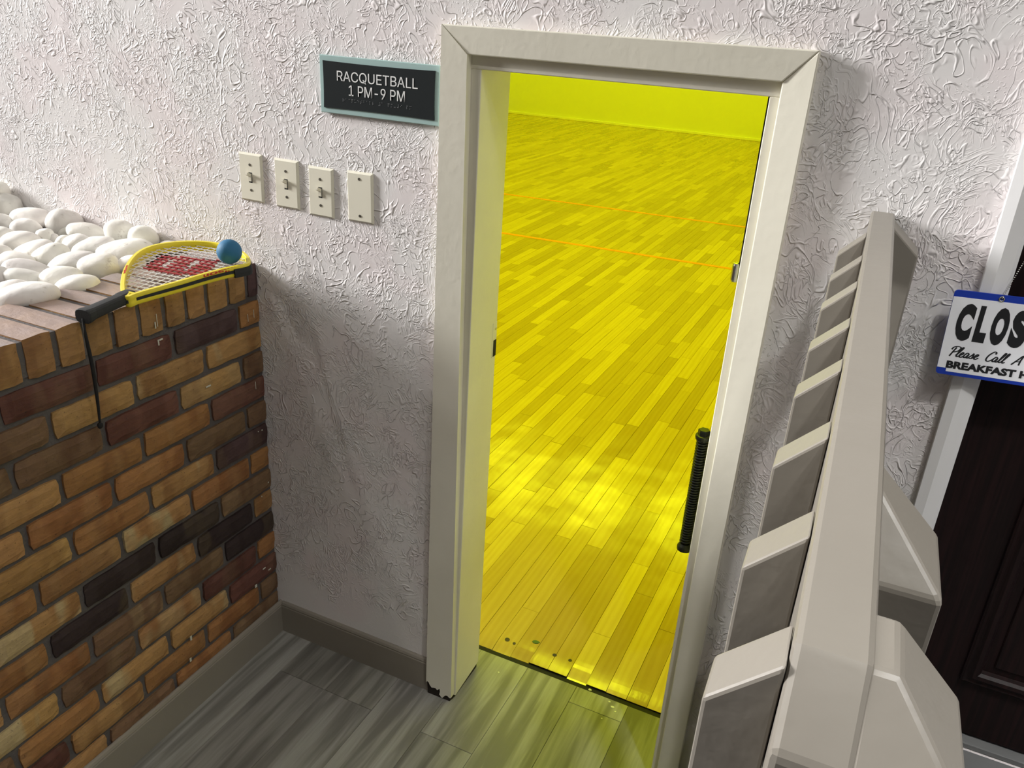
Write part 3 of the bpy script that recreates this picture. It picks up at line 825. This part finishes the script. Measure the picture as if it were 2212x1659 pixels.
bm = bmesh.new()
for n, ch in enumerate('racquetball #a pm-#i pm'):
    for d in BR[ch]:
        x = -.0888 + n * .00775 + (0 if d < 4 else .0027); z = -.0262 - ((d - 1) % 3) * .0027
        r = bmesh.ops.create_icosphere(bm, subdivisions=1, radius=.00075)
        for v in r['verts']: v.co += Vector((x, -.0107, z))
o = obj('braille', bm, M['braille'], sg, True); o['kind'] = 'stuff'

# ================================================================== RAILING
rl = thing('railing', 'taupe painted wooden guard railing with slant-topped balusters, running to the wall', 'railing', (.2342, 0, 0), .0295)
RW = .039
def rbm(fn, bev=.0022):
    bm = bmesh.new(); fn(bm); bevel_all(bm, bev, 2); return bm
def rail_fn(bm):
    hull(bm, [(x, y, z) for x in (0, RW) for (y, z) in ((-.002, 1.409), (-.002, 1.498), (-1.224, 1.498), (-1.262, 1.459), (-1.262, 1.409))])
obj('top_rail', rbm(rail_fn, .0042), M['rail_paint'], rl, auto=10)
obj('bottom_rail', B(.0005, RW, -1.255, -.002, .52, .609, bev=.003), M['rail_paint'], rl)
bal = None
for yf in (-.190, -.353, -.507, -.664, -.808, -.961, -1.111, -1.236):
    if bal is None:
        bm = bmesh.new()
        hull(bm, [(x, y, z) for (x, z) in ((-.0005, .26), (-.0005, 1.490), (-.0365, .26), (-.0365, 1.4535)) for y in (0, .0365)])
        bevel_all(bm, .0022, 2)
        bal = obj('baluster', bm, M['rail_paint'], rl, auto=10)
        bal.location = (0, yf, 0)
    else:
        c = bal.copy(); COL.objects.link(c); c.parent = rl; c.location = (0, yf, random.uniform(-.0012, .0012))
def post(pts, bev=.0032):
    bm = bmesh.new(); hull(bm, pts); bevel_all(bm, bev, 2); return obj('post', bm, M['rail_paint'], rl, auto=10)
q0, q1 = RW - .004, .0865
post([(q0, y, .4305) for y in (-.078, -.003)] + [(q1, y, .4305) for y in (-.078, -.003)] + [(q0, y, 1.491) for y in (-.078, -.003)] + [(q1, y, 1.446) for y in (-.078, -.003)])
yf, yb = -1.074, -.988
post([(x, y, .4305) for x in (q0, q1) for y in (yf, yb)] + [(q0, yb, 1.495), (q0, yf + .049, 1.495), (q1, yb, 1.446), (q1, yf, 1.446), (q0, yf, 1.446)])
yf, yb = -1.262, -1.178
post([(x, y, .4305) for x in (q0, .0875) for y in (yf, yb)] + [(q0, yb, 1.4965), (.050, yb, 1.4965), (.050, yf + .038, 1.4965), (q0, yf + .038, 1.4965), (.0875, yb, 1.459), (.0875, yf, 1.459), (q0, yf, 1.4585)])

# ================================================================== RACKET AND BALL
OFF = Vector((.0147, -.0137, .006))
TOP = [(-1.1499, -0.4044, 1.1698), (-1.1803, -0.3876, 1.1717), (-1.2186, -0.3555, 1.1748), (-1.2576, -0.3176, 1.1782), (-1.293, -0.2777, 1.1817), (-1.3252, -0.2322, 1.1854), (-1.3472, -0.1883, 1.1887), (-1.3532, -0.147, 1.1913), (-1.3443, -0.1129, 1.1931), (-1.3267, -0.085, 1.1942), (-1.3024, -0.0632, 1.1948), (-1.273, -0.0464, 1.195), (-1.2362, -0.0374, 1.1944), (-1.1921, -0.0402, 1.1929), (-1.1495, -0.0518, 1.1909), (-1.1168, -0.0694, 1.1889), (-1.0919, -0.0915, 1.1868), (-1.0816, -0.1114, 1.1853)]
NEAR = [(-1.0916, -0.141, 1.1838), (-1.1026, -0.1746, 1.1822), (-1.1136, -0.2218, 1.1797), (-1.1222, -0.2693, 1.1771), (-1.1324, -0.3132, 1.1747), (-1.1423, -0.3555, 1.1725), (-1.1480, -0.3859, 1.1709)]
HX0, HX1 = Vector((-1.1545, -.404, 1.1785)), Vector((-1.1275, -.5315, 1.1785))
rk = thing('racket', 'yellow racquetball racket with white strings and black grip, lying across the brick rim', 'racket', HX0)
NRM = Vector((.03, -.06, 1)).normalized()
loop = [Vector(p) + OFF for p in TOP + NEAR]
cen = sum(loop, Vector()) / len(loop)
def inward(p, d):
    q = cen - p; q -= NRM * q.dot(NRM); return p + q.normalized() * d
core = [inward(p, .005) - HX0 for p in loop]
path = catmull(core, 5, True)
W2, H2 = .0052, .0125
prof = [(-W2, -H2 + .003), (-W2 + .002, -H2), (W2 - .002, -H2), (W2, -H2 + .003), (W2 - .0015, -.003), (W2 - .0015, .003), (W2, H2 - .003), (W2 - .002, H2), (-W2 + .002, H2), (-W2, H2 - .003), (-W2 + .0015, .003), (-W2 + .0015, -.003)]
bm = bmesh.new(); tube(bm, path, .005, closed=True, prof=prof, up=NRM)
obj('frame', bm, M['yellow'], rk, auto=50)
# black bumper strip in the outer groove, and the tip guard
out = [inward(p, .0002) - HX0 for p in loop]
seg = catmull(out[11:] + [out[0]], 5)
bm = bmesh.new(); tube(bm, seg, .0012, prof=[(-.0018, -.0034), (.0018, -.0034), (.0018, .0034), (-.0018, .0034)], up=NRM); obj('bumper_strip', bm, M['rubber'], rk)
seg = catmull(out[:8], 5)
bm = bmesh.new(); tube(bm, seg, .0012, prof=[(-.0014, -.0026), (.0014, -.0026), (.0014, .0026), (-.0014, .0026)], up=NRM); obj('bumper_strip', bm, M['rubber'], rk)
seg = catmull([inward(p, .003) - HX0 - NRM * .0035 for p in (loop[16].lerp(loop[17], .6), loop[17], loop[18], loop[18].lerp(loop[19], .15))], 5)
bm = bmesh.new(); tube(bm, seg, .004, prof=[(-.0075, -.0105), (.0075, -.0105), (.0085, 0), (.0075, .0098), (-.0075, .0098), (-.0085, 0)], up=NRM); obj('tip_guard', bm, M['rubber'], rk, auto=10)
# grip
ax = (HX1 - HX0).normalized(); Lh = (HX1 - HX0).length
sd = ax.cross(NRM).normalized(); up_ = sd.cross(ax).normalized()
bm = bmesh.new(); rings = []
for (d, rw, rh) in ((-.018, .0150, .0118), (-.014, .0165, .0128), (.012, .0168, .0130), (.016, .0150, .0122), (.05, .0150, .0124), (Lh - .022, .0155, .0130), (Lh - .010, .0178, .0148), (Lh - .002, .0182, .0152), (Lh, .0165, .0138)):
    rings.append([bm.verts.new(ax * d + sd * rw * math.copysign(abs(math.cos(a)) ** .65, math.cos(a)) + up_ * rh * math.copysign(abs(math.sin(a)) ** .65, math.sin(a))) for a in [math.pi / 8 + 2 * math.pi * k / 16 for k in range(16)]])
for A, Bq in zip(rings, rings[1:]):
    for k in range(16): bm.faces.new((A[k], A[(k + 1) % 16], Bq[(k + 1) % 16], Bq[k]))
bm.faces.new(rings[0][::-1]); bm.faces.new(rings[-1])
obj('grip', bm, M['rubber'], rk, auto=10)
# throat arms run from the grip into the head
for e in (core[0], core[-1]):
    bm = bmesh.new(); tube(bm, [sd * (.006 if (e - sd * 0).dot(sd) > 0 else -.006) - ax * .004, e], .0055, prof=prof, up=NRM); obj('throat', bm, M['yellow'], rk, auto=50)
# wrist cord hanging from the butt
cp = [HX1 - up_ * .004 - HX0]
for (x, y, z) in ((-1.1230, -.5350, 1.150), (-1.1215, -.5345, 1.12), (-1.1200, -.5330, 1.07), (-1.1210, -.5330, 1.00), (-1.1225, -.5345, .945)): cp.append(Vector((x, y, z)) - HX0)
cpath = catmull(cp, 5)
bm = bmesh.new(); tube(bm, cpath, [.0022 + .0016 * math.sin(math.pi * min(1, max(0, (i - 3) / (len(cpath) - 4)))) for i in range(len(cpath))], 8, up=(1, 0, 0))
ob = obj('wrist_cord', bm, M['cord_black'], rk, True)
bm = bmesh.new(); bmesh.ops.create_icosphere(bm, subdivisions=2, radius=.0062)
for v in bm.verts: v.co = Vector((v.co.x, v.co.y, v.co.z * 1.15)) * (1 + .25 * noise.noise(v.co * 300)) + cp[-1] - Vector((0, 0, .004))
obj('knot', bm, M['cord_black'], ob, True)
# strings
A_ = Vector((-.155, .988, 0)); A_ -= NRM * A_.dot(NRM); A_.normalize(); C_ = NRM.cross(A_).normalized()
P0 = cen - HX0
def uv(p): q = p - P0; return (q.dot(A_), q.dot(C_))
poly2 = [uv(inward(p + HX0, .002) - HX0) for p in path]
Wm = [Vector(p) + OFF - HX0 for p in [(-1.2663, -0.2517, 1.1824), (-1.3014, -0.1679, 1.1885), (-1.2916, -0.1528, 1.1891), (-1.1672, -0.109, 1.188), (-1.1367, -0.2019, 1.1815), (-1.177, -0.2335, 1.1809)]]
Wout = [uv(p) for p in Wm]
g1a, g1b, g2a, g2b = [uv(Vector(p) + OFF - HX0) for p in [(-1.241, -0.2152, 1.1839), (-1.2584, -0.1695, 1.1871), (-1.1871, -0.202, 1.183), (-1.2043, -0.1431, 1.1871)]]
def notch(a, b, w=.0085):
    dx, dy = b[0] - a[0], b[1] - a[1]; L = math.hypot(dx, dy); dx, dy = dx / L, dy / L
    e = (b[0] + dx * .0, b[1] + dy * .0); nx, ny = -dy * w, dx * w
    return [(a[0] + nx * .6, a[1] + ny * .6), (a[0] - nx * .6, a[1] - ny * .6), (e[0] - nx, e[1] - ny), (e[0] + nx, e[1] + ny)]
N1, N2 = notch(g1a, g1b), notch(g2a, g2b)
def inside(p, pl):
    c = False; n = len(pl)
    for i in range(n):
        (x1, y1), (x2, y2) = pl[i], pl[i - 1]
        if (y1 > p[1]) != (y2 > p[1]) and p[0] < (x2 - x1) * (p[1] - y1) / (y2 - y1) + x1: c = not c
    return c
def is_red(p): return inside(p, Wout) and not inside(p, N1) and not inside(p, N2)
def hits(axis, off):
    r = []; n = len(poly2)
    for i in range(n):
        a, b = poly2[i], poly2[i - 1]
        va, vb = a[1 - axis] - off, b[1 - axis] - off
        if (va > 0) != (vb > 0):
            t = va / (va - vb); r.append(a[axis] + (b[axis] - a[axis]) * t)
    r.sort(); return r
wb, rb, gb = bmesh.new(), bmesh.new(), bmesh.new()
for axis, sp_ in ((0, .0165), (1, .0165)):
    lo = min(p[1 - axis] for p in poly2); hi = max(p[1 - axis] for p in poly2)
    o_ = lo + .006; k = 0
    while o_ < hi - .003:
        h = hits(axis, o_)
        if len(h) >= 2:
            a, b = h[0], h[-1]; n = max(2, int((b - a) / .004)); cur = None; start = a
            P3 = lambda s: P0 + (A_ * s + C_ * o_ if axis == 0 else A_ * o_ + C_ * s) + NRM * (.0007 if axis else -.0005)
            for i in range(n + 1):
                s = a + (b - a) * i / n; red = is_red((s, o_) if axis == 0 else (o_, s))
                if cur is None: cur = red
                if red != cur or i == n:
                    tube(rb if cur else wb, [P3(start), P3(s)], .0021 if cur else .0011, 5, up=(0, 0, 1)); start = s; cur = red
            for e in (a, b):
                r = bmesh.ops.create_icosphere(gb, subdivisions=1, radius=.0023); q = P3(e)
                for v in r['verts']: v.co += q
        o_ += sp_; k += 1
o = obj('strings', wb, M['string'], rk); o['kind'] = 'stuff'
o = obj('red_stencil_strings', rb, M['red_string'], rk); o['kind'] = 'stuff'
o = obj('grommets', gb, M['black_metal'], rk); o['kind'] = 'stuff'
# red script on the upper face of the near side of the frame, readable from the far side
def frame_text(body, i0, i1, hgt, flip):
    me = text_mesh(body, .01, .0003, .00025)
    xs = [v.co.x for v in me.vertices]; ys = [v.co.y for v in me.vertices]
    ax_, bx_, ay_, by_ = min(xs), max(xs), min(ys), max(ys)
    span = [p for p in catmull(core[i0:i1 + 1], 6)]
    for v in me.vertices:
        u = (v.co.x - ax_) / (bx_ - ax_); w = (v.co.y - ay_) / (by_ - ay_) - .5
        z = v.co.z
        f = u * (len(span) - 1); j = min(len(span) - 2, int(f)); p = span[j].lerp(span[j + 1], f - j)
        T = (span[j + 1] - span[j]).normalized(); sidev = NRM.cross(T).normalized()
        v.co = (inward(p + HX0, -(W2 + .0002 + z)) - HX0) + NRM * (.0078 - w * hgt) if flip > 0 else p + sidev * w * hgt + NRM * (H2 + .0003 + z)
    link('lettering', me, M['red_ink'], rk)
frame_text('wilson', 18, 20, .0082, 1)
frame_text('wilson', 3, 4, .0050, -1)

bm = bmesh.new(); bmesh.ops.create_uvsphere(bm, u_segments=40, v_segments=24, radius=.0288)
ball = obj('racquetball', bm, M['ball_blue'], None, True); ball.location = (-1.1175, -.1305, 1.2245)
tag(ball, 'dull blue rubber racquetball resting on the racket strings', 'ball')

# ================================================================== CLOSED SIGN
cs = thing('closed_sign', 'white and blue CLOSED breakfast sign on a bead chain, hanging over the door casing', 'hanging sign', (.3985, -.0370, 1.2415))
cs.rotation_euler = (math.radians(-1.5), math.radians(-2.2), math.radians(3.0))
SWD, SHT = .200, .1510
def rrect(x0, x1, z0, z1, r, n=5):
    p = []
    for (cx, cz, a0) in ((x1 - r, z1 - r, 0), (x0 + r, z1 - r, 90), (x0 + r, z0 + r, 180), (x1 - r, z0 + r, 270)):
        for k in range(n + 1):
            a = math.radians(a0 + 90 * k / n); p.append((cx + r * math.cos(a), cz + r * math.sin(a)))
    return p
bm = bmesh.new(); poly(bm, [(x, -.0030, z) for x, z in rrect(0, SWD, 0, SHT, .006)], (0, .003, 0)); obj('board', bm, M['blue_ink'], cs)
bm = bmesh.new(); poly(bm, [(x, -.0034, z) for x, z in [(.0003, .0122), (.0150, .0122), (.0150, .0062), (.1850, .0062), (.1850, .0122), (.1997, .0122), (.1997, .1395), (.0003, .1395)]], (0, .0006, 0)); obj('white_field', bm, M['sign_white'], cs)
def put(me, mat=M['black_ink']): me.transform(Matrix.Translation((0, -.0036, 0))); return link('lettering', me, mat, cs)
for ch, x0, x1 in (('C', .0125, .0375), ('L', .0428, .0610), ('O', .0655, .0905), ('S', .0945, .1195), ('E', .1250, .1435), ('D', .1490, .1740)):
    bot, top_ = (.0640, .1300) if ch in 'COS' else (.0650, .1290)
    me = fit_text(text_mesh(ch, .06, .0002, .0042, heavy=True), x0, x1, bot, top_)
    for v in me.vertices: v.co.x += (v.co.z - .064) * .035
    put(me)
me = fit_text(text_mesh('BREAKFAST H', .014, .0002, .0007, heavy=True), .0135, .1400, .0126, .0262); put(me)
SCR = {
 'P': ([[(.12, .0), (.22, .45), (.36, .98)], [(.02, .72), (.12, .98), (.45, 1.10), (.74, .98), (.66, .66), (.34, .48), (.20, .50)]], .62),
 'l': ([[(.0, .16), (.16, .42), (.36, .95), (.30, 1.05), (.20, .80), (.08, .22), (.14, .02), (.32, .14)]], .30),
 'e': ([[(.0, .20), (.20, .28), (.30, .46), (.20, .54), (.06, .30), (.10, .04), (.24, .02), (.42, .18)]], .40),
 'a': ([[(.38, .44), (.22, .54), (.04, .28), (.08, .04), (.22, .08), (.40, .46), (.32, .10), (.40, .02), (.54, .16)]], .52),
 's': ([[(.0, .16), (.18, .40), (.26, .56), (.30, .24), (.20, .02), (.02, .06)], [(.20, .02), (.42, .18)]], .40),
 'C': ([[(.62, .82), (.66, .98), (.46, 1.04), (.16, .66), (.08, .22), (.22, .0), (.44, .06), (.62, .24)]], .62),
 'A': ([[(.0, .0), (.30, .50), (.62, 1.05), (.60, .5), (.64, .02)], [(.14, .36), (.62, .40)]], .74)}
bm = bmesh.new(); cx = .0130; sc = .0172
for ch in 'Please Call A':
    if ch == ' ': cx += sc * .62; continue
    st, adv = SCR[ch]
    for s in st:
        pts = [Vector((cx + x * sc + z * sc * .26, -.0036, .0345 + z * sc)) for x, z in s]
        pp = catmull(pts, 6); rr_ = []
        for i in range(len(pp)):
            d = (pp[min(i + 1, len(pp) - 1)] - pp[max(i - 1, 0)]); rr_.append(.00062 + .00072 * abs(d.z) / max(1e-6, d.length))
        tube(bm, pp, rr_, 6, up=(0, 1, 0))
    cx += adv * sc
for v in bm.verts: v.co.y = -.0036 + (v.co.y + .0036) * .12
obj('lettering', bm, M['black_ink'], cs)
for ex in (.0715, .1285):
    bm = bmesh.new()
    pr = [(.0028, 0), (.0042, .0006), (.0046, .0014), (.0042, .0020)]
    rings = [[bm.verts.new((ex + r * math.cos(2 * math.pi * k / 16), -.0032 - h, .1440 + r * math.sin(2 * math.pi * k / 16))) for k in range(16)] for r, h in ((.0048, 0), (.0046, .0012), (.0036, .0018), (.0026, .0012), (.0024, 0))]
    for A, Bq in zip(rings, rings[1:]):
        for k in range(16): bm.faces.new((A[k], A[(k + 1) % 16], Bq[(k + 1) % 16], Bq[k]))
    obj('eyelet', bm, M['steel'], cs, True)
bm = bmesh.new()
tip = Vector((.1000, .022, .228))
for ex in (.0715, .1285):
    a = Vector((ex, -.0045, .1455)); n = 26
    for i in range(n + 1):
        p = a.lerp(tip, i / n); r = bmesh.ops.create_icosphere(bm, subdivisions=1, radius=.0013)
        for v in r['verts']: v.co += p
o = obj('bead_chain', bm, M['steel'], cs, True); o['kind'] = 'stuff'
bm = bmesh.new(); bmesh.ops.create_uvsphere(bm, u_segments=16, v_segments=10, radius=.006)
for v in bm.verts: v.co = Vector((v.co.x, v.co.y * 1.6, v.co.z)) + tip + Vector((0, .004, .003))
obj('hook', bm, M['steel'], cs, True)

# ================================================================== SMALL LITTER
def chip(x, y, s, rot, label):
    bm = bmesh.new(); n = 5
    pts = [(math.cos(2 * math.pi * k / n + rot) * s * random.uniform(.6, 1.1), math.sin(2 * math.pi * k / n + rot) * s * .7 * random.uniform(.7, 1.1), 0) for k in range(n)]
    poly(bm, pts, (0, 0, .0008)); o = obj('paint_chip', bm, M['flake']); o.location = (x, y, .0002)
    tag(o, label, 'paint chip', 'paint chips on the doorway floor'); return o
chip(-.135, .185, .0070, .3, 'largest pale paint chip on the vinyl near the hardwood sill')
chip(-.122, .172, .0040, 1.1, 'small paint chip just in front of the largest one')
chip(-.150, .200, .0045, 2.0, 'paint chip between the largest chip and the black gap')
chip(-.148, .130, .0032, 2.6, 'tiny paint chip farthest from the sill, on a green-lit plank')
chip(-.215, .216, .0060, .7, 'long paint chip at the edge of the black gap, middle of the sill')
chip(-.478, .150, .0035, .9, 'pale paint chip on the vinyl beside the left jamb')
bm = bmesh.new()
lp = [(-.011, 0), (-.007, .006), (.0, .008), (.008, .005), (.014, 0), (.008, -.006), (0, -.008), (-.007, -.006)]
poly(bm, [(x, y, 0) for x, y in lp], (0, 0, .0012)); o = obj('leaf', bm, M['leaf']); o.location = (-.434, .322, .0003); o.rotation_euler = (0, 0, .3)
tag(o, 'small dark green leaf lying on the hardwood just inside the doorway', 'leaf')
